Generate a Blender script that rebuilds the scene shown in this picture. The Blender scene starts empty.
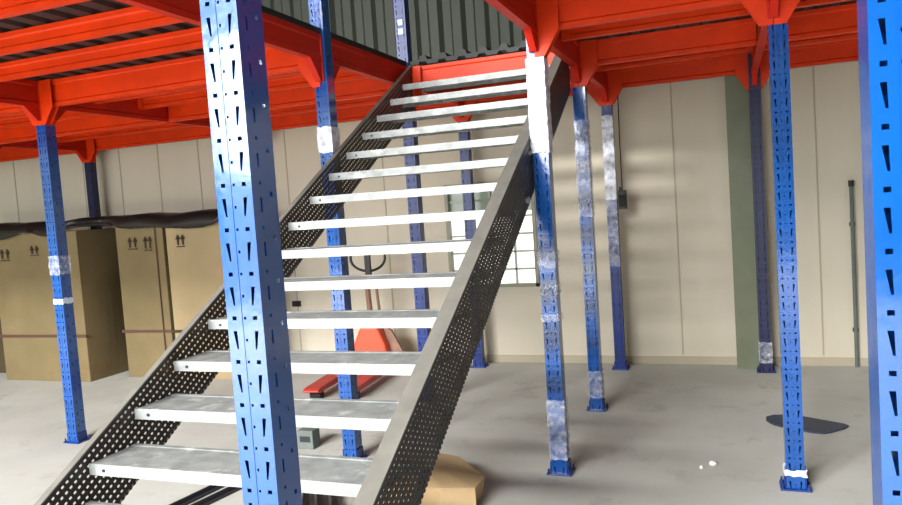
import bpy, bmesh, math, random
from mathutils import Vector, Matrix
random.seed(7)
C = bpy.context.scene.collection
PI = math.pi

# ------------------------------------------------------------ helpers
def lin(h):
    r = []
    for c in h:
        c /= 255.0
        r.append(c/12.92 if c <= .04045 else ((c+.055)/1.055)**2.4)
    return tuple(r) + (1,)

def mat(name, col, rough=.5, metal=0, var=.0, vscale=8, bump=0, bscale=60, col2=None, spec=.5, stretch=(1,1,1), dirt=None, dscale=3, dthr=.55):
    m = bpy.data.materials.new(name); m.use_nodes = True
    n = m.node_tree.nodes; l = m.node_tree.links
    b = n['Principled BSDF']
    b.inputs['Roughness'].default_value = rough; b.inputs['Metallic'].default_value = metal
    b.inputs['Specular IOR Level'].default_value = spec
    c = lin(col)
    tc = n.new('ShaderNodeTexCoord'); mp = n.new('ShaderNodeMapping')
    mp.inputs['Scale'].default_value = stretch
    l.new(tc.outputs['Object'], mp.inputs['Vector'])
    out = None
    if var > 0 or col2:
        t = n.new('ShaderNodeTexNoise'); t.inputs['Scale'].default_value = vscale; t.inputs['Detail'].default_value = 6
        l.new(mp.outputs[0], t.inputs['Vector'])
        r = n.new('ShaderNodeValToRGB')
        c2 = lin(col2) if col2 else tuple(x*(1-var) for x in c[:3])+(1,)
        r.color_ramp.elements[0].color = c2; r.color_ramp.elements[1].color = c
        r.color_ramp.elements[0].position = .35; r.color_ramp.elements[1].position = .65
        l.new(t.outputs['Fac'], r.inputs['Fac']); out = r.outputs['Color']
    if dirt:
        t2 = n.new('ShaderNodeTexNoise'); t2.inputs['Scale'].default_value = dscale; t2.inputs['Detail'].default_value = 8; t2.inputs['Roughness'].default_value = .7
        l.new(mp.outputs[0], t2.inputs['Vector'])
        r2 = n.new('ShaderNodeValToRGB'); r2.color_ramp.elements[0].position = dthr; r2.color_ramp.elements[1].position = dthr+.12
        l.new(t2.outputs['Fac'], r2.inputs['Fac'])
        mx = n.new('ShaderNodeMix'); mx.data_type = 'RGBA'
        l.new(r2.outputs['Color'], mx.inputs[0])
        if out: l.new(out, mx.inputs[6])
        else: mx.inputs[6].default_value = c
        mx.inputs[7].default_value = lin(dirt); out = mx.outputs[2]
    if out: l.new(out, b.inputs['Base Color'])
    else: b.inputs['Base Color'].default_value = c
    if bump:
        t = n.new('ShaderNodeTexNoise'); t.inputs['Scale'].default_value = bscale; t.inputs['Detail'].default_value = 4
        l.new(mp.outputs[0], t.inputs['Vector'])
        bp = n.new('ShaderNodeBump'); bp.inputs['Strength'].default_value = bump; bp.inputs['Distance'].default_value = .01
        l.new(t.outputs['Fac'], bp.inputs['Height']); l.new(bp.outputs[0], b.inputs['Normal'])
    return m

M = dict(
 blue=mat('blue_paint', (3,76,154), .13, spec=1, var=.2, vscale=5, bump=.06, bscale=25, dirt=(120,150,205), dscale=16, dthr=.72),
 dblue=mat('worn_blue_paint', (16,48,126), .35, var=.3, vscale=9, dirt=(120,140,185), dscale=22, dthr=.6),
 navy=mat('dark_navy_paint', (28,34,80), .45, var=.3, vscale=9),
 hole=mat('dark_cavity', (10,12,24), .9),
 orange=mat('orange_paint', (226,56,2), .45, spec=.25, var=.18, vscale=4, dirt=(150,60,40), dscale=9, dthr=.68),
 redor=mat('red_orange_paint', (200,36,12), .5, spec=.25, var=.2, vscale=3),
 galv=mat('galvanised_steel', (158,161,160), .5, metal=.2, var=.3, vscale=14, bump=.1, bscale=40, dirt=(192,194,190), dscale=9, dthr=.54),
 flange=mat('weathered_galvanised', (128,125,118), .55, metal=.2, var=.2, vscale=10),
 web=mat('dark_perforated_steel', (44,36,33), .5, var=.35, vscale=12, dirt=(84,70,60), dscale=20, dthr=.62),
 deckm=mat('deck_underside_steel', (30,30,29), .6, var=.4, vscale=3),
 bolt=mat('zinc_bolt', (200,200,195), .3, metal=.7),
 wall=mat('painted_panel_wall', (208,199,180), .8, var=.06, vscale=.8, stretch=(3,1,.3)),
 upper=mat('grey_green_cladding', (54,59,47), .6, var=.15, vscale=2, stretch=(4,1,.2)),
 seam=mat('panel_seam', (176,166,144), .8),
 floor=mat('dusty_concrete', (198,197,190), .85, col2=(184,183,176), vscale=1.3, bump=.05, bscale=30, dirt=(172,169,161), dscale=2.2, dthr=.55),
 darkwall=mat('darkened_unseen_wall', (52,54,56), .7),  # unseen front and right walls, darkened to cut their bounce and reflections
 roof=mat('roof_sheet', (90,92,86), .8),
 column=mat('grey_green_steel', (112,118,94), .55, var=.15, vscale=6),
 carton=mat('cardboard', (124,108,74), .85, var=.18, vscale=2.2, dirt=(118,98,62), dscale=2.6, dthr=.56, bump=.1, bscale=5),
 carton2=mat('pale_cardboard', (164,144,108), .85, var=.14, vscale=2.0, dirt=(176,140,110), dscale=3, dthr=.56),
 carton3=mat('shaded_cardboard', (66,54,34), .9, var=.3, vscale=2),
 strap=mat('brown_strap', (84,52,44), .6),
 mark=mat('printed_ink', (66,52,36), .8),
 drape=mat('black_plastic_sheet', (34,26,24), .45, var=.4, vscale=4, bump=.4, bscale=12, dirt=(96,82,62), dscale=5, dthr=.66),
 kraft=mat('kraft_paper', (206,176,132), .8, var=.15, vscale=6, bump=.3, bscale=9),
 black=mat('black_plastic', (22,22,24), .5),
 rubber=mat('black_rubber', (15,15,15), .8),
 truck=mat('orange_red_truck_paint', (232,84,52), .4, var=.1),
 truckred=mat('red_fork_paint', (190,60,50), .5, var=.25, vscale=7),
 brown=mat('brown_rusty_steel', (150,112,92), .6, var=.25, vscale=10),
 frame=mat('window_frame', (140,138,118), .5),
 muntin=mat('muntin_steel', (176,178,164), .5),
 steelbar=mat('dark_steel_bar', (46,46,52), .45, var=.3, vscale=9),
 tape=mat('white_tape', (200,215,235), .4),
 block=mat('grey_block', (104,112,108), .8, var=.2),
 pebble=mat('white_crumb', (235,235,230), .7),
 sheet=mat('dark_blue_patch', (50,60,84), .5, var=.3, vscale=6),
)
def emis(name, col, s):
    m = bpy.data.materials.new(name); m.use_nodes = True
    n = m.node_tree.nodes; l = m.node_tree.links; b = n['Principled BSDF']
    b.inputs['Base Color'].default_value = (.3,.3,.3,1); b.inputs['Roughness'].default_value = .15
    t = n.new('ShaderNodeTexNoise'); t.inputs['Scale'].default_value = 3
    tc = n.new('ShaderNodeTexCoord'); l.new(tc.outputs['Object'], t.inputs['Vector'])
    r = n.new('ShaderNodeValToRGB'); c = lin(col)
    r.color_ramp.elements[0].color = tuple(x*.75 for x in c[:3])+(1,); r.color_ramp.elements[1].color = c
    r.color_ramp.elements[0].position = .3; r.color_ramp.elements[1].position = .6
    l.new(t.outputs['Fac'], r.inputs['Fac']); l.new(r.outputs['Color'], b.inputs['Emission Color'])
    b.inputs['Emission Strength'].default_value = s
    return m
M['pane'] = emis('daylit_pane', (252,252,244), 1.7)
M['green'] = emis('green_daylit_pane', (120,150,112), .45)

def wrap_mat(name='crumpled_plastic_wrap', thr=.46, top=.9):
    m = bpy.data.materials.new(name); m.use_nodes = True
    n = m.node_tree.nodes; l = m.node_tree.links; b = n['Principled BSDF']
    b.inputs['Base Color'].default_value = lin((225,228,240)); b.inputs['Roughness'].default_value = .25
    tc = n.new('ShaderNodeTexCoord'); t = n.new('ShaderNodeTexNoise')
    t.inputs['Scale'].default_value = 22; t.inputs['Detail'].default_value = 5; l.new(tc.outputs['Object'], t.inputs['Vector'])
    r = n.new('ShaderNodeValToRGB'); r.color_ramp.elements[0].position = thr-.2; r.color_ramp.elements[1].position = thr+.2
    r.color_ramp.elements[0].color = (.08,.08,.08,1); r.color_ramp.elements[1].color = (top,top,top,1)
    l.new(t.outputs['Fac'], r.inputs['Fac']); l.new(r.outputs['Color'], b.inputs['Alpha'])
    bp = n.new('ShaderNodeBump'); bp.inputs['Strength'].default_value = .6; bp.inputs['Distance'].default_value = .01
    l.new(t.outputs['Fac'], bp.inputs['Height']); l.new(bp.outputs[0], b.inputs['Normal'])
    return m
M['wrap'] = wrap_mat(thr=.34)
M['wrapthin'] = wrap_mat('thin_plastic_film', .55, .55)

def box(bm, x0, x1, y0, y1, z0, z1):
    v = [bm.verts.new((x, y, z)) for z in (z0, z1) for x, y in ((x0,y0),(x1,y0),(x1,y1),(x0,y1))]
    for f in ((3,2,1,0),(4,5,6,7),(0,1,5,4),(1,2,6,5),(2,3,7,6),(3,0,4,7)):
        bm.faces.new([v[i] for i in f])
    return v
def prism(bm, pts, ax, a, b):
    """extrude polygon pts (2-D) along axis ax from a to b"""
    def P(p, t):
        return {'x': (t, p[0], p[1]), 'y': (p[0], t, p[1]), 'z': (p[0], p[1], t)}[ax]
    A = [bm.verts.new(P(p, a)) for p in pts]; B = [bm.verts.new(P(p, b)) for p in pts]
    n = len(pts)
    bm.faces.new(A[::-1]); bm.faces.new(B)
    for i in range(n): bm.faces.new([A[i], A[(i+1) % n], B[(i+1) % n], B[i]])
def cyl(bm, p, q, r, seg=12, r2=None):
    p = Vector(p); q = Vector(q); d = (q-p).normalized()
    u = d.orthogonal().normalized(); w = d.cross(u); r2 = r if r2 is None else r2
    A = []; B = []
    for i in range(seg):
        a = 2*PI*i/seg; o = u*math.cos(a)+w*math.sin(a)
        A.append(bm.verts.new(p+o*r)); B.append(bm.verts.new(q+o*r2))
    bm.faces.new(A[::-1]); bm.faces.new(B)
    for i in range(seg): bm.faces.new([A[i], A[(i+1) % seg], B[(i+1) % seg], B[i]])
def tube(bm, pts, r, seg=8):
    pts = [Vector(p) for p in pts]; rings = []
    for i, p in enumerate(pts):
        d = (pts[min(i+1, len(pts)-1)] - pts[max(i-1, 0)]).normalized()
        u = d.cross(Vector((.13,.99,.05))).normalized(); w = d.cross(u)
        rings.append([bm.verts.new(p+(u*math.cos(2*PI*k/seg)+w*math.sin(2*PI*k/seg))*r) for k in range(seg)])
    for a, b in zip(rings, rings[1:]):
        for k in range(seg): bm.faces.new([a[k], a[(k+1) % seg], b[(k+1) % seg], b[k]])
    bm.faces.new(rings[0][::-1]); bm.faces.new(rings[-1])
def obj(name, bm, m, parent=None, loc=None, bevel=0, smooth=False):
    bmesh.ops.recalc_face_normals(bm, faces=bm.faces[:])
    me = bpy.data.meshes.new(name); bm.to_mesh(me); bm.free()
    me.materials.append(m)
    if smooth:
        for p in me.polygons: p.use_smooth = True
    o = bpy.data.objects.new(name, me); C.objects.link(o)
    if loc: o.location = loc
    if parent: o.parent = parent
    if bevel:
        b = o.modifiers.new('bevel', 'BEVEL'); b.width = bevel; b.segments = 2; b.limit_method = 'ANGLE'
    return o
def new(): return bmesh.new()
def tag(o, label, cat, group=None):
    o['label'] = label; o['category'] = cat
    if group: o['group'] = group
    return o
def thing(name, label, cat, loc=(0,0,0), rotz=0, group=None):
    o = bpy.data.objects.new(name, None); C.objects.link(o); o.location = loc; o.rotation_euler = (0,0,rotz)
    o.empty_display_size = .1
    return tag(o, label, cat, group)
def struct(name, bm, m, parent=None):
    o = obj(name, bm, m, parent)
    if parent is None: o['kind'] = 'structure'
    return o

# ------------------------------------------------------------ measured layout (metres, stair axes; eye 1.6)
YR, YN, YMID, YF = 1.345, 4.165, 5.475, 6.80     # post rows (centres)
XA, XB, XC, XD, XE = -7.05, -4.71, -2.34, -.973, .255
BZ0, BZ1 = 2.52, 2.71                             # main beam bottom / top
SEC0 = 2.60
PW = .09
WALL = 7.02

# ------------------------------------------------------------ setting
b = new(); box(b, -10.5, 7.5, -8.6, 7.4, -.1, 0); struct('floor', b, M['floor'])
b = new()
WX0, WX1, WZ0, WZ1 = -2.67, -1.74, .755, 1.80     # window opening
box(b, -10.5, WX0, WALL, WALL+.15, 0, 2.8); box(b, WX1, 7.5, WALL, WALL+.15, 0, 2.8)
box(b, WX0, WX1, WALL, WALL+.15, 0, WZ0); box(b, WX0, WX1, WALL, WALL+.15, WZ1, 2.8)
wb = struct('wall_back', b, M['wall'])
b = new()
x = -10.3
while x < 7.4:
    if not (WX0-.1 < x < WX1+.1): box(b, x, x+.012, WALL-.006, WALL, .09, 2.8)
    x += .58
struct('panel_seam', b, M['seam'], wb)
b = new()                                         # upper corrugated cladding
x = -10.5; pts = []
while x < 7.5:
    for dx, y in ((0,0),(.09,0),(.12,-.035),(.21,-.035)): pts.append((x+dx, WALL+.03+y))
    x += .24
for i in range(len(pts)-1):
    p, q = pts[i], pts[i+1]
    v = [b.verts.new((p[0],p[1],2.8)), b.verts.new((q[0],q[1],2.8)), b.verts.new((q[0],q[1],6)), b.verts.new((p[0],p[1],6))]
    b.faces.new(v)
o = obj('upper_cladding', b, M['upper'], wb)
s = o.modifiers.new('t', 'SOLIDIFY'); s.thickness = .01
b = new(); box(b, -10.5, 7.5, WALL-.012, WALL, 0, .07); struct('baseboard_back', b, M['seam'])
b = new(); box(b, -10.6, -10.5, -8.6, 7.2, 0, 6); struct('wall_left', b, M['column'])
b = new(); box(b, 7.5, 7.6, -8.6, 7.2, 0, 6); struct('wall_right', b, M['darkwall'])
b = new(); box(b, -10.5, 7.5, -8.6, 7.2, 6, 6.1); struct('ceiling', b, M['roof'])
# front wall (behind the camera) with a wide roller door opening for the daylight
DX0, DX1, DZ = -8.6, -.9, 4.8
b = new(); box(b, -10.5, DX0, -8.6, -8.45, 0, 6); box(b, DX1, 7.5, -8.6, -8.45, 0, 6); box(b, DX0, DX1, -8.6, -8.45, DZ, 6)
struct('wall_front', b, M['darkwall'])

# window
b = new()
for a in ((WX0, WX0+.035, WZ0, WZ1), (WX1-.035, WX1, WZ0, WZ1), (WX0, WX1, WZ0, WZ0+.03), (WX0, WX1, WZ1-.03, WZ1)):
    box(b, a[0], a[1], WALL-.02, WALL+.1, a[2], a[3])
w = struct('window_1', b, M['frame'])
b = new()
for k in (1, 2, 3):
    x = WX0+(WX1-WX0)*k/4; box(b, x-.009, x+.009, WALL+.01, WALL+.04, WZ0+.03, WZ1-.03)
for k in (1, 2, 3, 4, 5):
    z = WZ0+(WZ1-WZ0)*k/6; box(b, WX0+.035, WX1-.035, WALL+.01, WALL+.04, z-.009, z+.009)
struct('muntin', b, M['muntin'], w)
b = new(); box(b, WX0+.03, WX1-.03, WALL+.05, WALL+.06, WZ0+.03, 1.50); struct('pane', b, M['pane'], w)
b = new(); box(b, WX0+.03, WX1-.03, WALL+.05, WALL+.06, 1.50, WZ1-.03); struct('upper_pane', b, M['green'], w)

# building column against the back wall: H section
t = thing('steel_column', 'grey-green steel building column against the back wall, left of a dark blue post', 'column', (.125, 6.93, 0))
b = new(); box(b, -.10, .10, -.08, -.068, 0, 5.9); box(b, -.10, .10, .068, .08, 0, 5.9); obj('flange', b, M['column'], t)
b = new(); box(b, -.006, .006, -.068, .068, 0, 5.9); obj('web', b, M['column'], t)

# ------------------------------------------------------------ racking upright
PITCH = .094
def strip(bm, wdt, h, holes, y, x0, flip=1):
    """flat plate from x0 to x0+wdt in plane y, perforated each PITCH with holes (lists of 2-D points)"""
    n = int(math.ceil(h/PITCH))
    cell = bmesh.new()
    edges = []
    def loop(pts):
        vs = [cell.verts.new((p[0], 0, p[1])) for p in pts]
        for i in range(len(vs)): edges.append(cell.edges.new((vs[i], vs[(i+1) % len(vs)])))
    loop([(0,0),(wdt,0),(wdt,PITCH),(0,PITCH)])
    for hl in holes: loop(hl)
    bmesh.ops.triangle_fill(cell, use_beauty=True, use_dissolve=False, edges=edges)
    cell.verts.index_update()
    tri = [[v.co.copy() for v in f.verts] for f in cell.faces]; cell.free()
    for k in range(n):
        for f in tri:
            vs = []
            for c in f:
                vs.append(bm.verts.new((x0+c.x, y, min(c.z+k*PITCH, h))))
            try: bm.faces.new(vs)
            except ValueError: pass
def slot(cx, lean, zc=.028, hl=.039, wt=.0095, wbm=.004):
    xt = cx; xb = cx+lean
    return [(xt-wt/2, zc+hl/2), (xt+wt/2, zc+hl/2), (xb+wbm/2, zc-hl/2), (xb-wbm/2, zc-hl/2)]
def sq(cx, zc, w, h): return [(cx-w/2,zc-h/2),(cx+w/2,zc-h/2),(cx+w/2,zc+h/2),(cx-w/2,zc+h/2)]
def post_mesh(h, phase=.0):
    """hollow box upright: front plate with shallow centre groove, perforated front and sides"""
    bm = new(); W = PW; g0, g1 = .0385, .0515
    z1 = .075
    strip(bm, g0, h, [slot(.018, .004), sq(.019, z1, .0105, .0085)], -W/2, -W/2)
    strip(bm, W-g1, h, [slot(W-g1-.018, -.004), sq(W-g1-.019, z1, .0105, .0085)], -W/2, -W/2+g1)
    strip(bm, g1-g0, h, [sq((g1-g0)/2, z1, .0055, .0055), sq((g1-g0)/2, .028, .005, .006)], -W/2+.0012, -W/2+g0)
    def quad(a, b2, c, d): bm.faces.new([bm.verts.new(p) for p in (a, b2, c, d)])
    for gx in (g0, g1):
        x = -W/2+gx; quad((x,-W/2,0),(x,-W/2+.0012,0),(x,-W/2+.0012,h),(x,-W/2,h))
    # sides: built in x then turned
    quad((-W/2,-W/2,0),(-W/2,W/2,0),(-W/2,W/2,h),(-W/2,-W/2,h))
    for sx in (1,):
        sb = new(); strip(sb, W, h, [sq(.030, .030, .006, .030), sq(.030, .076, .007, .007), sq(.068, .052, .010, .010)], 0, -W/2)
        for f in sb.faces:
            bm.faces.new([bm.verts.new((sx*W/2, v.co.x, v.co.z)) for v in f.verts])
        sb.free()
    quad((-W/2,W/2,0),(W/2,W/2,0),(W/2,W/2,h),(-W/2,W/2,h))
    quad((-W/2,-W/2,h),(W/2,-W/2,h),(W/2,W/2,h),(-W/2,W/2,h))
    # inner liner so that the perforations look into a dark tube
    return bm
mesh_cache = {}
def post(x, y, h, label, m='blue', tall=False, lean=0, plate=True, group=None, phase=0, holes=True):
    t = thing('storage_rack_post', label, 'post', (x, y, 0))
    key = (h, m)
    if key in mesh_cache:
        o = bpy.data.objects.new('upright', mesh_cache[key]); C.objects.link(o); o.parent = t
    else:
        o = obj('upright', post_mesh(h), M[m], t); mesh_cache[key] = o.data
    b = new(); e = PW/2
    # base shoe: plate with turned-up ears
    box(b, -.075, .075, -.065, .065, 0, .008)
    box(b, -.053, -.0465, -.045, .045, .008, .075); box(b, .0465, .053, -.045, .045, .008, .075)
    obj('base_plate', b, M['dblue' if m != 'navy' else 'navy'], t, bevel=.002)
    for bx, by in ((-.063,-.052),(.063,-.052),(-.063,.052),(.063,.052)):
        b = new(); cyl(b, (bx,by,.008), (bx,by,.016), .009, 6); cyl(b, (bx,by,.016), (bx,by,.034), .005, 8)
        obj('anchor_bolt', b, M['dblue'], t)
    return t
def sleeve(t, z0, z1, m='wrap', amp=.006, seed=1, off=.004):
    """crumpled film around the upright"""
    rnd = random.Random(seed); b = new(); n = max(3, int((z1-z0)/.018)); rings = []
    e = PW/2+off
    base = []
    for k in range(28):
        u = k/28*4; s, f = int(u), u-int(u)
        p = [(-e+2*e*f,-e),(e,-e+2*e*f),(e-2*e*f,e),(-e,e-2*e*f)][s]; base.append(p)
    for i in range(n+1):
        z = z0+(z1-z0)*i/n; ring = []
        for p in base:
            s = 1+rnd.random()*amp/e
            ring.append(b.verts.new((p[0]*s, p[1]*s, z+(rnd.random()-.5)*.012)))
        rings.append(ring)
    for a, c in zip(rings, rings[1:]):
        for k in range(28): b.faces.new([a[k], a[(k+1) % 28], c[(k+1) % 28], c[k]])
    return obj('plastic_wrap' if m.startswith('wrap') else 'tape_band', b, M[m], t)

p1 = post(XB, YN, 2.705, 'royal blue upright post on the left, one white tape band, cardboard cartons behind it')
sleeve(p1, 1.06, 1.10, 'tape', .002, 3, .002)
sleeve(p1, 1.28, 1.42, 'wrapthin', .004, 4)
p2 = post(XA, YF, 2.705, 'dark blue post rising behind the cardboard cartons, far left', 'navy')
p3 = post(-.965, YR, 2.705, 'large pale blue slotted post in the foreground, crossing the stairs')
p4 = post(XC, YN, 4.6, 'blue post outside the left stringer, rising past the deck, seen between lower treads')
sleeve(p4, 1.98, 2.14, 'wrap', .005, 8)
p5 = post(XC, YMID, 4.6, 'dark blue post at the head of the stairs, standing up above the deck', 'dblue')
for z in (3.03, 2.96):
    b = new(); box(b, -.02, .02, -.048, -.0452, z, z+.045); obj('sticker', b, M['tape'], p5)
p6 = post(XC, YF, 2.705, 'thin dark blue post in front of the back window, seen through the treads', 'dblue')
p7 = post(XD, YN, 2.705, 'blue post bolted to the right stringer, white plastic wrap at its top and foot')
sleeve(p7, 1.86, 2.39, 'wrap', .006, 11)
sleeve(p7, 1.20, 1.30, 'wrapthin', .006, 12); sleeve(p7, 1.05, 1.12, 'wrapthin', .006, 13); sleeve(p7, .90, .94, 'wrapthin', .006, 17)
sleeve(p7, .09, .44, 'wrapthin', .007, 14)
p8 = post(XD, YMID, 2.705, 'slim blue post, second of the three in line right of the stairs', 'blue')
sleeve(p8, 1.45, 2.15, 'wrapthin', .005, 21); sleeve(p8, .10, .30, 'wrapthin', .006, 22)
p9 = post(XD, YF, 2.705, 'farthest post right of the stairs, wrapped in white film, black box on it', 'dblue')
sleeve(p9, 1.55, 2.30, 'wrap', .004, 31, .002); sleeve(p9, .95, 1.55, 'wrapthin', .004, 32, .002)
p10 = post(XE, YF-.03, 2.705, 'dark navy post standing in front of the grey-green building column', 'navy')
sleeve(p10, .08, .26, 'wrapthin', .007, 41)
p11 = post(XE+.02, YN, 2.705, 'blue post with a bolted foot, standing alone in the right-hand bay')
sleeve(p11, .075, .11, 'wrap', .008, 51); 
p12 = post(.253, YR-.02, 2.705, 'bright blue slotted post in the foreground at the right edge')

# black switch box on the far post
t = thing('switch_box', 'small black box hung on a bracket at the far wrapped post', 'switch box', (-.875, YF-.02, 1.46))
b = new(); box(b, -.035, .035, -.03, .03, 0, .17); obj('box_body', b, M['black'], t, bevel=.006)
b = new(); box(b, -.028, .028, -.034, -.03, .02, .13); obj('cover', b, M['rubber'], t)
b = new(); box(b, -.028, .0, -.006, .006, .17, .2); tube(b, [(0,0,.17),(.0,0,.6),(.005,0,1.07)], .005); obj('cable', b, M['black'], t)

# ------------------------------------------------------------ mezzanine beams
def beam_x(x0, x1, y, z0, z1, label, m='orange', brackets=True, kind='mezzanine_beam', group=None, w=.05, ends=(1,-1)):
    """box beam along X between two posts, with end brackets shaped like a gusset"""
    t = thing(kind, label, 'beam', ((x0+x1)/2, y, z0), group=group)
    cx = (x0+x1)/2; L = x1-x0; a = -L/2+((PW/2+.008 if 1 in ends else .026) if brackets else 0); c = L/2-((PW/2+.008 if -1 in ends else .026) if brackets else 0)
    b = new(); H = z1-z0
    # C profile with small lips at the top and the bottom of the front face
    prism(b, [(-w/2,0),(w/2,0),(w/2,H),(-w/2,H),(-w/2,H-.025),(-w/2+.008,H-.035),(-w/2+.008,.035),(-w/2,.025)], 'x', a, c)
    obj('box_section', b, M[m], t)
    if brackets:
        for s, xe in ((1, -L/2), (-1, L/2)):
            if s not in ends: continue
            b = new()
            x = xe+s*(PW/2+.001)
            box(b, min(x, x+s*.007), max(x, x+s*.007), -PW/2-.004, PW/2, 2.39-z0, BZ1-z0)
            # gusset under the beam
            pts = [(x+s*.007, 2.40-z0), (x+s*.02, 2.40-z0), (x+s*.10, 0), (x+s*.007, 0)]
            prism(b, pts, 'y', -.006, .006)
            # face plate in front of post and beam end
            fp = [(xe+s*.002, 2.39-z0), (x+s*.012, 2.39-z0), (x+s*.10, -.008), (x+s*.10, H), (xe+s*.002, H)]
            prism(b, fp, 'y', -PW/2-.010, -PW/2-.004)
            obj('end_bracket', b, M[m], t)
    return t
def beam_y(x, y0, y1, z0, z1, label, m='redor', kind='mezzanine_beam', w=.05, brackets=True, ends=(1,-1)):
    t = thing(kind, label, 'beam', (x, (y0+y1)/2, z0))
    L = y1-y0; a = -L/2+(PW/2+.012 if 1 in ends else 0); e = L/2-(PW/2+.012 if -1 in ends else 0); H = z1-z0; b = new()
    prism(b, [(-w/2,0),(w/2,0),(w/2,.03),(w/2-.008,.04),(w/2-.008,H-.04),(w/2,H-.03),(w/2,H),(-w/2,H),(-w/2,H-.03),(-w/2+.008,H-.04),(-w/2+.008,.04),(-w/2,.03)], 'y', a, e)
    obj('box_section', b, M[m], t)
    if brackets:
        for s, ye in ((1, -L/2), (-1, L/2)):
            if s not in ends: continue
            y = ye+s*(PW/2+.012); b = new()
            box(b, -.03, .03, min(y-s*.006, y), max(y-s*.006, y), 2.42-z0, H)
            prism(b, [(y, 2.42-z0), (y+s*.02, 2.42-z0), (y+s*.13, 0), (y, 0)], 'x', -.02, .02)
            obj('end_bracket', b, M[m], t)
    return t

rowname = {YN: 'the front row of posts', YMID: 'the middle row of posts', YF: 'the back row of posts'}
for y in (YN, YMID, YF):
    beam_x(-9.39, XA, y, BZ0, BZ1, 'orange main beam at the far left edge, on '+rowname[y])  # bay added along with the leftward deck extension
    beam_x(XA, XB, y, BZ0, BZ1, 'orange main beam over the cartons, on '+rowname[y], ends=(1,) if y == YMID else (1,-1))
    beam_x(XB, XC, y, BZ0, BZ1, 'orange main beam just left of the stairs, on '+rowname[y], ends=(-1,) if y == YMID else (1,-1))
    beam_x(XD, XE, y, BZ0+.015, BZ1, 'orange main beam right of the stairs, on '+rowname[y], ends=(1,) if y == YMID else (1,-1))
    beam_x(XE, 1.52, y, BZ0+.015, BZ1, 'orange main beam at the right edge of the photo, on '+rowname[y], ends=(-1,) if y == YMID else (1,-1))
beam_x(XC, XD, YMID, BZ0, 2.70, 'red-orange beam across the head of the stairs, above the top tread')
beam_x(XC, XD, YF, BZ0, BZ1, 'red beam against the back wall, in line with the stairs')
for x, nm in ((XA, 'over the cartons'), (XB, 'from the tape-banded post'), (XC, 'edging the stair opening on its left'), (XD, 'edging the stair opening on its right'), (XE, 'above the right-hand bay')):
    for a, c, wh in ((YR, YN, 'front stretch, nearest the camera'), (YN, YMID, 'middle stretch'), (YMID, YF, 'back stretch, ending by the wall')):
        top = 2.72 if x == XC else BZ1
        beam_y(x, a, c, BZ0+(.03 if x == XC else 0), BZ1, 'red-orange beam '+nm+', '+wh, ends=((1,) if c == YMID else (-1,) if a == YMID else (1,-1)) if x in (XB, XE) else (1,-1))

# secondary joists
def joist(x0, x1, y, label, group=None):
    t = beam_x(x0+.0255, x1-.0255, y, SEC0, BZ1-.002, label, 'orange', False, 'deck_joist', group, w=.045)
    for s, xe in ((1, 0), (-1, 0)):
        b = new(); L = (x1-x0-.051)/2
        x = -L if s == 1 else L
        box(b, min(x, x+s*.05), max(x, x+s*.05), -.030, -.0228, .0, .09); obj('end_cleat', b, M['orange'], t)
    return t
ordn = ['first', 'second', 'third', 'fourth', 'fifth', 'sixth', 'seventh', 'eighth', 'ninth', 'tenth']
ys = [2.03, 2.55, 3.06, 3.57, 4.64, 5.12, 5.93, 6.38]
for i, y in enumerate(ys):
    joist(XB, XC, y, 'orange deck joist left of the stairs, %s from the camera' % ordn[i])
    joist(XA, XB, y, 'orange deck joist over the cartons, %s from the camera' % ordn[i])
for i, y in enumerate([2.2, 2.9, 3.5, 4.80, 6.13]):
    joist(XD, XE, y, 'red deck joist right of the stairs, %s from the camera' % ordn[i])
    joist(XE, 1.52, y, 'red deck joist in the right edge bay, %s from the camera' % ordn[i])

# decks (corrugated steel floor sheets)
def deck(x0, x1, y0, y1, label, teeth=False):
    b = new(); x = x0; z = BZ1+.002
    n = max(1, round((x1-x0)/.16)); w = (x1-x0)/n
    pts = []
    for i in range(n):
        a = x0+i*w
        pts += [(a, z), (a+w*.5, z), (a+w*.6, z+.022), (a+w*.9, z+.022)]
    pts.append((x1, z)); pts += [(x1, z+.034), (x0, z+.034)]
    prism(b, pts, 'y', y0, y1)
    return tag(obj('deck_sheet', b, M['deckm']), label, 'deck')
deck(-9.4, XC+.03, 1.2, WALL-.05, 'dark steel deck on orange beams, left of the stair opening')  # left end extended past the posts to shade the upper left wall
deck(XD-.03, 1.56, 1.2, WALL-.05, 'dark steel deck on red beams, right of the stair opening')
d = deck(XC+.035, XD-.035, YMID-.02, WALL-.05, 'dark corrugated deck landing at the head of the stairs')
b = new()
for k in range(8):
    x = XC+.12+k*.165; prism(b, [(x,0),(x+.075,0),(x+.06,.035),(x+.015,.035)], 'y', YMID-.015, YMID+.3)
o = obj('deck_rib', b, M['deckm'], d); o.location = (0,0,BZ1+.037)

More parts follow.
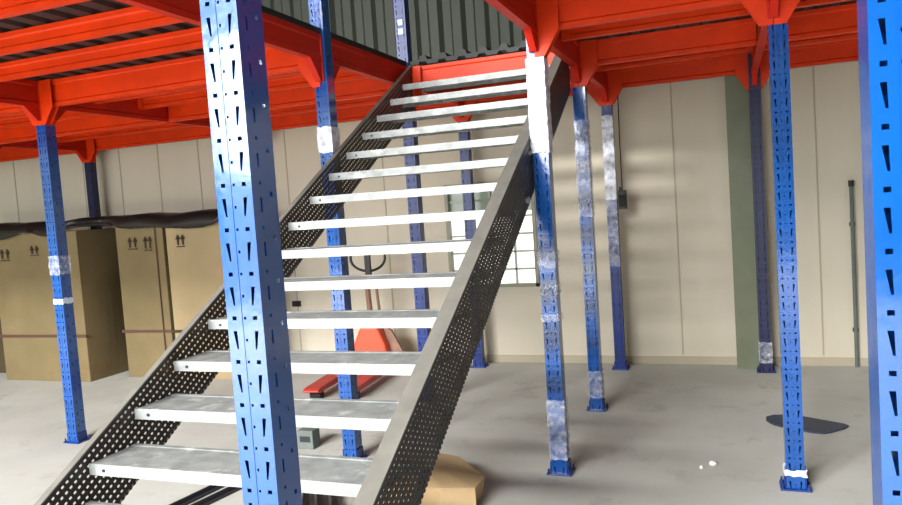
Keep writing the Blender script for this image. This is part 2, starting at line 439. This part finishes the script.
# ------------------------------------------------------------ staircase
SL, Y0, RUN = .5675, .653, .2434
XR, XL = -1.0265, -2.262
TH = math.atan(SL); ct, st = math.cos(TH), math.sin(TH)
YE = 5.42
stair = thing('staircase', 'open steel staircase with grey treads and dark perforated stringers', 'stairs', ((XR+XL)/2, Y0+.3, 0))
SO = stair.location
def perf_web(x, m, fs=.42, ft=.62):
    """web in the stair slope plane, square perforations: s along the slope, t down from the top edge"""
    depth = .29; L = (YE-Y0)/ct + .0
    ps = .0245; n = int(L/ps); rows = 10; rt = depth/rows
    b = new(); svals = []
    for i in range(n): svals += [i*ps, i*ps+ps*(1-fs)]
    svals.append(n*ps); tv = []
    for j in range(rows): tv += [j*rt, j*rt+rt*(1-ft)]
    tv.append(depth)
    grid = {}
    for i, s in enumerate(svals):
        for j, tt in enumerate(tv):
            y = Y0+s*ct+tt*st; z = s*st-tt*ct
            grid[i, j] = (s, tt, y, z)
    vs = {}
    def V(k):
        if k not in vs:
            s, tt, y, z = grid[k]; vs[k] = b.verts.new((x-SO.x, y-SO.y, z-SO.z))
        return vs[k]
    for i in range(len(svals)-1):
        for j in range(len(tv)-1):
            if i % 2 == 1 and j % 2 == 1 and 0 < j < len(tv)-1:
                # hole (shorter than the cell); stagger alternate rows
                continue
            c = grid[i, j]
            if grid[i, j+1][3] < 0.0 or grid[i+1, j+1][2] > YE+.0: continue
            b.faces.new([V((i,j)), V((i+1,j)), V((i+1,j+1)), V((i,j+1))])
    o = obj('stringer_web', b, m, stair)
    s = o.modifiers.new('t', 'SOLIDIFY'); s.thickness = .003; s.offset = 0
    return o
def bar_along(x0, x1, t0, t1, m, name, yend=YE):
    """solid bar following the slope, between perpendicular offsets t0 and t1 below the top line"""
    b = new()
    def P(s, tt): return (Y0+s*ct+tt*st-SO.y, max(s*st-tt*ct, 0)-SO.z)
    L = (yend-Y0)/ct
    s0 = .0+t1*ct/st
    a = [P(s0,t0), P(L-t0*st/ct,t0), P(L-t1*st/ct,t1), P(s0,t1)]
    prism(b, a, 'x', x0-SO.x, x1-SO.x); return obj(name, b, m, stair)
wl = perf_web(XL, M['web'], .52, .36)
wr = perf_web(XR-.002, M['web'], .50, .34)
bar_along(XL-.024, XL+.004, -.004, .002, M['flange'], 'stringer_flange')
bar_along(XL-.03, XL-.0016, .284, .29, M['flange'], 'stringer_flange')
bar_along(XR-.065, XR, -.004, .002, M['flange'], 'stringer_flange')
bar_along(XR-.045, XR-.004, .284, .29, M['flange'], 'stringer_flange')
YT, ZT = 5.199, 2.528
for k in range(18):
    y = YT-k*RUN; z = ZT-k*RUN*SL
    b = new()
    x0, x1 = XL+.004-SO.x, XR-.006-SO.x
    yy, zz = y-SO.y, z-SO.z
    D = .232
    # folded pan: top plate, front lip, rear lip, and shallow raised edge
    prism(b, [(yy, zz+.003), (yy, zz-.040), (yy+.014, zz-.040), (yy+.014, zz-.036), (yy+.004, zz-.036), (yy+.004, zz-.004),
              (yy+D-.004, zz-.004), (yy+D-.004, zz-.034), (yy+D, zz-.034), (yy+D, zz+.003), (yy+D-.02, zz+.003), (yy+D-.024, zz), (yy+.024, zz), (yy+.02, zz+.003)], 'x', x0, x1)
    tr = obj('tread', b, M['galv'], stair)
    if k > 2:
        for xb in (x0+.07, x1-.075):
            b = new(); cyl(b, (xb, yy+.004, zz-.02), (xb, yy-.005, zz-.02), .006, 8)
            obj('tread_bolt', b, M['steelbar'], tr)
# bolt through the right stringer near the post
b = new(); cyl(b, (XR-.01-SO.x, 3.955-SO.y, 1.60-SO.z), (XR+.016-SO.x, 3.955-SO.y, 1.60-SO.z), .02, 6); obj('stringer_bolt', b, M['bolt'], stair)
b = new(); cyl(b, (XR-.01-SO.x, 4.09-SO.y, 1.86-SO.z), (XR+.005-SO.x, 4.09-SO.y, 1.86-SO.z), .012, 6); obj('stringer_bolt', b, M['bolt'], stair)

# ------------------------------------------------------------ cartons
def carton(x, y, w, d, h, label, m, rot=0, marks=()):
    t = thing('cardboard_carton', label, 'carton', (x, y, 0), rot)
    b = new(); n = 6
    # gently bulging walls
    vs = {}
    for i in range(n+1):
        for j in range(n+1):
            for kk in range(n+1):
                if i in (0,n) or j in (0,n) or kk in (0,n):
                    u, v, q = i/n, j/n, kk/n
                    bx = .018*math.sin(PI*q)*math.sin(PI*v); by = .018*math.sin(PI*q)*math.sin(PI*u)
                    X = -w/2+w*u + (bx if i == n else -bx if i == 0 else 0)
                    Y = -d/2+d*v + (by if j == n else -by if j == 0 else 0)
                    vs[i,j,kk] = b.verts.new((X, Y, h*q))
    for a in range(n):
        for c in range(n):
            for e in (0, n):
                b.faces.new([vs[e,a,c], vs[e,a+1,c], vs[e,a+1,c+1], vs[e,a,c+1]])
                b.faces.new([vs[a,e,c], vs[a+1,e,c], vs[a+1,e,c+1], vs[a,e,c+1]])
                b.faces.new([vs[a,c,e], vs[a+1,c,e], vs[a+1,c+1,e], vs[a,c+1,e]])
    obj('carton_body', b, M[m], t, bevel=.006)
    b = new()
    box(b, -w/2-.02, w/2+.02, -d/2-.02, -d/2-.014, h*.30, h*.318)
    box(b, -w/2+w*.86, -w/2+w*.875, -d/2-.024, -d/2-.017, 0.02, h)
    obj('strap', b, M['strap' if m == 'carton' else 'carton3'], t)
    if marks:
        for mx, mz, mw, mh in marks:
            b = new()
            # printed handling symbols: arrow pair over a bar / glass
            yf = -d/2-.021
            box(b, mx-mw/2, mx+mw/2, yf, yf+.006, mz, mz+.012)
            box(b, mx-mw*.3-.008, mx-mw*.3+.008, yf, yf+.006, mz+.025, mz+mh); box(b, mx+mw*.3-.008, mx+mw*.3+.008, yf, yf+.006, mz+.025, mz+mh)
            prism(b, [(mx-mw*.3-.028, mz+mh-.02), (mx-mw*.3+.028, mz+mh-.02), (mx-mw*.3, mz+mh+.03)], 'y', yf, yf+.006)
            prism(b, [(mx+mw*.3-.028, mz+mh-.02), (mx+mw*.3+.028, mz+mh-.02), (mx+mw*.3, mz+mh+.03)], 'y', yf, yf+.006)
            obj('printed_mark', b, M['mark'], t)
    return t
c1 = carton(-6.96, 6.13, 1.22, .56, 1.60, 'big pale brown carton behind the tape-banded post, its front edge nearest', 'carton', 0, ((-.42, 1.32, .14, .1), (.02, 1.36, .12, .08)))
c2 = carton(-5.77, 6.38, .62, .54, 1.60, 'brown carton with a shaded side, between the big pale carton and the pinkish one', 'carton', math.radians(0), ((-.08, 1.36, .12, .1), (.12, 1.34, .10, .12)))
c3 = carton(-5.0, 6.36, .82, .52, 1.60, 'pinkish tan carton next to the slope of the left stringer', 'carton2', 0, ((-.22, 1.36, .1, .1),))
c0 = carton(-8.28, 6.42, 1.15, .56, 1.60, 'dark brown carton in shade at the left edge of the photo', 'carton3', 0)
# black plastic sheet lying over the cartons
b = new(); nx, ny = 90, 10; g = {}
rnd = random.Random(5)
prof = [(-.0, -.13), (0, -.05), (.01, .01), (.15, .03), (.3, .035), (.45, .03), (.6, .02), (.72, .0)]
for i in range(nx+1):
    x = -8.9+i*(4.32/nx)
    yf = 5.81 if x < -6.33 else 6.05
    if -6.36 < x < -6.20: yf = 5.81+(x+6.36)/.16*.24
    for j, (dy, dz) in enumerate(prof):
        wob = .018*math.sin(x*4.1+1)+.012*math.sin(x*9.7)+.012*(rnd.random()-.5)
        zz = 1.655+dz*(1 if j else (.55+.45*math.sin(x*2.3)*math.sin(x*5.1+2)))+(wob if j < 3 else wob*.6)
        if j == 0: zz = max(zz, 1.52)
        g[i,j] = b.verts.new((x, (yf-.01+dy*.85) if j else yf-.012, zz+.01))
for i in range(nx):
    for j in range(len(prof)-1): b.faces.new([g[i,j], g[i+1,j], g[i+1,j+1], g[i,j+1]])
o = obj('plastic_sheet', b, M['drape'], smooth=True); sm = o.modifiers.new('t', 'SOLIDIFY'); sm.thickness = .025; sm.offset = 1
tag(o, 'crumpled black plastic sheet draped along the tops of the cartons', 'plastic sheet')

# ------------------------------------------------------------ pallet truck
t = thing('pallet_truck', 'orange-red hand pallet truck with black loop handle, parked behind the stairs', 'pallet truck', (-3.32, 6.45, 0), math.radians(5))
b = new(); prism(b, [(-.19,.12),(.20,.12),(.17,.30),(.10,.47),(-.08,.47),(-.16,.30)], 'y', -.10, .10); obj('pump_body', b, M['truck'], t, bevel=.02)
for sx in (-.17, .17):
    b = new(); prism(b, [(-.1,.07),(-1.0,.07),(-1.05,.085),(-1.05,.10),(-1.0,.115),(-.1,.14)], 'x', sx-.075, sx+.075); obj('fork', b, M['truckred'], t, bevel=.006)
    b = new(); cyl(b, (sx-.05,-.93,.04), (sx+.05,-.93,.04), .04, 16); obj('load_wheel', b, M['rubber'], t)
b = new(); cyl(b, (-.09,.12,.09), (-.02,.12,.09), .09, 20); cyl(b, (.02,.12,.09), (.09,.12,.09), .09, 20); obj('steering_wheel', b, M['rubber'], t)
b = new(); cyl(b, (0,.0,.46), (0,.03,.60), .045, 14); obj('pump_piston', b, M['bolt'], t)
b = new()
cyl(b, (-.03,.10,.42), (-.03,.05,.95), .028, 10); cyl(b, (.075,.10,.42), (.06,.05,.95), .015, 10)
obj('handle_shaft', b, M['brown'], t)
b = new(); pts = []
for k in range(25):
    a = PI+PI*k/24*1.0; pts.append((.18*math.cos(a), .05, 1.135+.125*math.sin(a)))
pts = [(-.18,.05,1.17)]+pts+[(.18,.05,1.17),(.13,.05,1.19),(-.13,.05,1.19),(-.18,.05,1.17)]
tube(b, pts, .013, 8)
box(b, -.03, .025, .03, .07, .95, 1.19)
obj('loop_handle', b, M['black'], t)
b = new(); prism(b, [(.20,.10),(.36,.10),(.20,.42),(.12,.47)], 'y', .02, .06); obj('side_guard', b, M['brown'], t)

# wall socket near floor
t = thing('wall_socket', 'small black socket low on the back wall, just right of the foreground post', 'socket', (-4.5, WALL-.001, .57))
b = new(); box(b, -.05, .05, -.03, 0, .03, .09); obj('socket_plate', b, M['black'], t, bevel=.005)
b = new(); cyl(b, (.03,-.05,.06), (.03,-.03,.06), .022, 12); obj('plug', b, M['rubber'], t)
# thin dark pipe on the right of the back wall
t = thing('wall_pipe', 'thin dark pipe running up the back wall beside the right foreground post', 'pipe', (.975, WALL-.04, 0))
b = new(); cyl(b, (0,0,0), (0,0,1.56), .016, 10); obj('pipe_run', b, M['block'], t)
b = new(); cyl(b, (0,0,1.53), (0,0,1.58), .022, 10); obj('pipe_cap', b, M['black'], t)
for z in (.3, 1.2):
    b = new(); box(b, -.02, .02, .0, .039, z, z+.03); obj('pipe_clip', b, M['black'], t)

# ------------------------------------------------------------ floor things
# open crumpled kraft carton right of the stair foot
t = thing('flattened_carton', 'crumpled tan cardboard piece on the floor beside the right stringer', 'cardboard', (-1.5, 3.62, 0))
b = new()
top = [(-.46,.12,.17),(-.26,.34,.16),(-.02,.32,.14),(.20,.12,.11),(.19,-.02,.10),(.03,-.13,.13),(-.16,-.24,.15),(-.42,-.28,.17)]
tv = [b.verts.new(p) for p in top]; bv = [b.verts.new((p[0]*.86+.01, p[1]*.86, 0.002)) for p in top]
cvt = b.verts.new((-.1,.03,.205)); n = len(top)
for i in range(n):
    b.faces.new([tv[i], tv[(i+1)%n], cvt]); b.faces.new([tv[i], bv[i], bv[(i+1)%n], tv[(i+1)%n]])
b.faces.new(bv)
obj('crumpled_body', b, M['kraft'], t)
b = new(); vs = [b.verts.new(p) for p in ((.19,-.02,.101),(.03,-.13,.131),(.07,-.20,.03),(.22,-.10,.012))]; b.faces.new(vs)
o = obj('flap', b, M['kraft'], t); sm = o.modifiers.new('t','SOLIDIFY'); sm.thickness = .005
# debris crumb
b = new(); bmesh.ops.create_icosphere(b, subdivisions=2, radius=.022)
for v in b.verts: v.co *= .75+.5*random.random()
for v in b.verts: v.co.z = max(v.co.z*.7, -.012)
o = obj('plaster_crumb', b, M['pebble'], None, (-.14, 4.42, .012)); tag(o, 'small white crumb of plaster lying alone on the bare floor', 'debris')
b = new(); bmesh.ops.create_icosphere(b, subdivisions=2, radius=.011)
for v in b.verts: v.co.z = max(v.co.z, -.006)
o = obj('plaster_crumb', b, M['pebble'], None, (-.20, 4.36, .006)); tag(o, 'tiny chip on the floor, smaller and just left of the white crumb', 'debris')
# flat dark blue patch behind the lone right post
b = new(); pts = [((.24+.03*math.sin(3*a))*math.cos(a)+.04, (.17+.04*math.cos(2*a+1))*math.sin(a)) for a in [2*PI*k/20 for k in range(20)]]
prism(b, pts, 'z', 0.001, .012)
o = obj('floor_patch', b, M['sheet'], None, (.38, 5.28, 0)); o.rotation_euler = (0,0,-.25)
tag(o, 'flat dark blue patch on the floor behind the lone right post', 'plastic scrap')
# dark steel bars under the stairs
for (x0,y0,x1,y1,lab) in ((-3.0,3.05,-2.90,3.72,'dark steel bar on the floor under the stairs, left of the pair'),(-2.88,3.05,-2.78,3.62,'dark steel bar on the floor under the stairs, right of the pair')):
    b = new(); L = math.hypot(x1-x0, y1-y0)
    prism(b, [(-.018,0),(.018,0),(.018,.012),(-.010,.012),(-.010,.035),(-.018,.035)], 'y', 0, L)
    o = obj('steel_angle', b, M['steelbar'], None, (x0,y0,.001)); o.rotation_euler = (0,0,-math.atan2(x1-x0, y1-y0)); tag(o, lab, 'steel bar')
for k, (x, lab) in enumerate(((-2.24,'leftmost of three dark steel channels lying under the lowest visible tread'),(-2.15,'middle of three dark steel channels lying under the lowest visible tread'),(-2.06,'rightmost of three dark steel channels lying under the lowest visible tread'))):
    b = new(); prism(b, [(-.02,0),(.02,0),(.02,.03),(.016,.03),(.016,.004),(-.016,.004),(-.016,.03),(-.02,.03)], 'y', -.4, .22)
    o = obj('steel_channel', b, M['steelbar'], None, (x, 3.42, .001)); o.rotation_euler = (0,0,math.radians(32)); tag(o, lab, 'steel channel')
t = thing('concrete_block', 'small grey block on the floor under the stairs, at the foreground post side', 'block', (-2.76, 4.33, 0))
b = new(); box(b, -.07, .05, -.05, .05, 0, .13); obj('block_body', b, M['block'], t, bevel=.005)
b = new(); box(b, -.05, .03, -.052, -.05, .05, .09); obj('block_groove', b, M['steelbar'], t)

# ------------------------------------------------------------ camera (solved from vanishing points)
cam = bpy.data.cameras.new('camera'); co = bpy.data.objects.new('camera', cam); C.objects.link(co)
cam.sensor_width = 36; cam.lens = 740/902*36
yaw, pit, rol = .3601, .0638, -.0678
cy, sy = math.cos(yaw), math.sin(yaw)
fw = Vector((-sy,cy,0)); rt = Vector((cy,sy,0)); up = Vector((0,0,1))
fw2 = fw*math.cos(pit)-up*math.sin(pit); up2 = up*math.cos(pit)+fw*math.sin(pit)
r3 = rt*math.cos(rol)+up2*math.sin(rol); u3 = -rt*math.sin(rol)+up2*math.cos(rol)
mw = Matrix((r3, u3, -fw2)).transposed().to_4x4(); mw.translation = (0,0,1.6)
co.matrix_world = mw; cam.clip_start = .05
bpy.context.scene.camera = co

# ------------------------------------------------------------ light: daylight through the door opening behind the camera, plus an added overhead fill
def area(name, x0, x1, z0, z1, y, power, col):
    L = bpy.data.lights.new(name, 'AREA'); L.shape = 'RECTANGLE'; L.size = x1-x0; L.size_y = z1-z0
    L.energy = power; L.color = col
    o = bpy.data.objects.new(name, L); C.objects.link(o); o.location = ((x0+x1)/2, y, (z0+z1)/2)
    o.rotation_euler = (PI/2, 0, 0); return o
area('daylight_sky_part', DX0, DX1, 2.45, DZ, -8.4, 1350, (.93,.97,1))
area('daylight_ground_part', DX0, DX1, .05, 2.4, -8.4, 170, (1,.97,.92))
# added overhead fill light behind and above the camera, brightens floor and treads
L = area('added_overhead_fill', -7.6, -1.3, 0, 2.4, 2, 8200, (1,.99,.97)); L.location = (-4.45, -7.1, 5.95); L.rotation_euler = (0,0,0)
w = bpy.data.worlds.new('world'); bpy.context.scene.world = w; w.use_nodes = True
w.node_tree.nodes['Background'].inputs[0].default_value = (.75,.82,.9,1); w.node_tree.nodes['Background'].inputs[1].default_value = .6
sc = bpy.context.scene
sc.view_settings.view_transform = 'Standard'; sc.view_settings.look = 'None'; sc.view_settings.gamma = 1
sc.view_settings.use_curve_mapping = False
sc.view_settings.exposure = -0.2
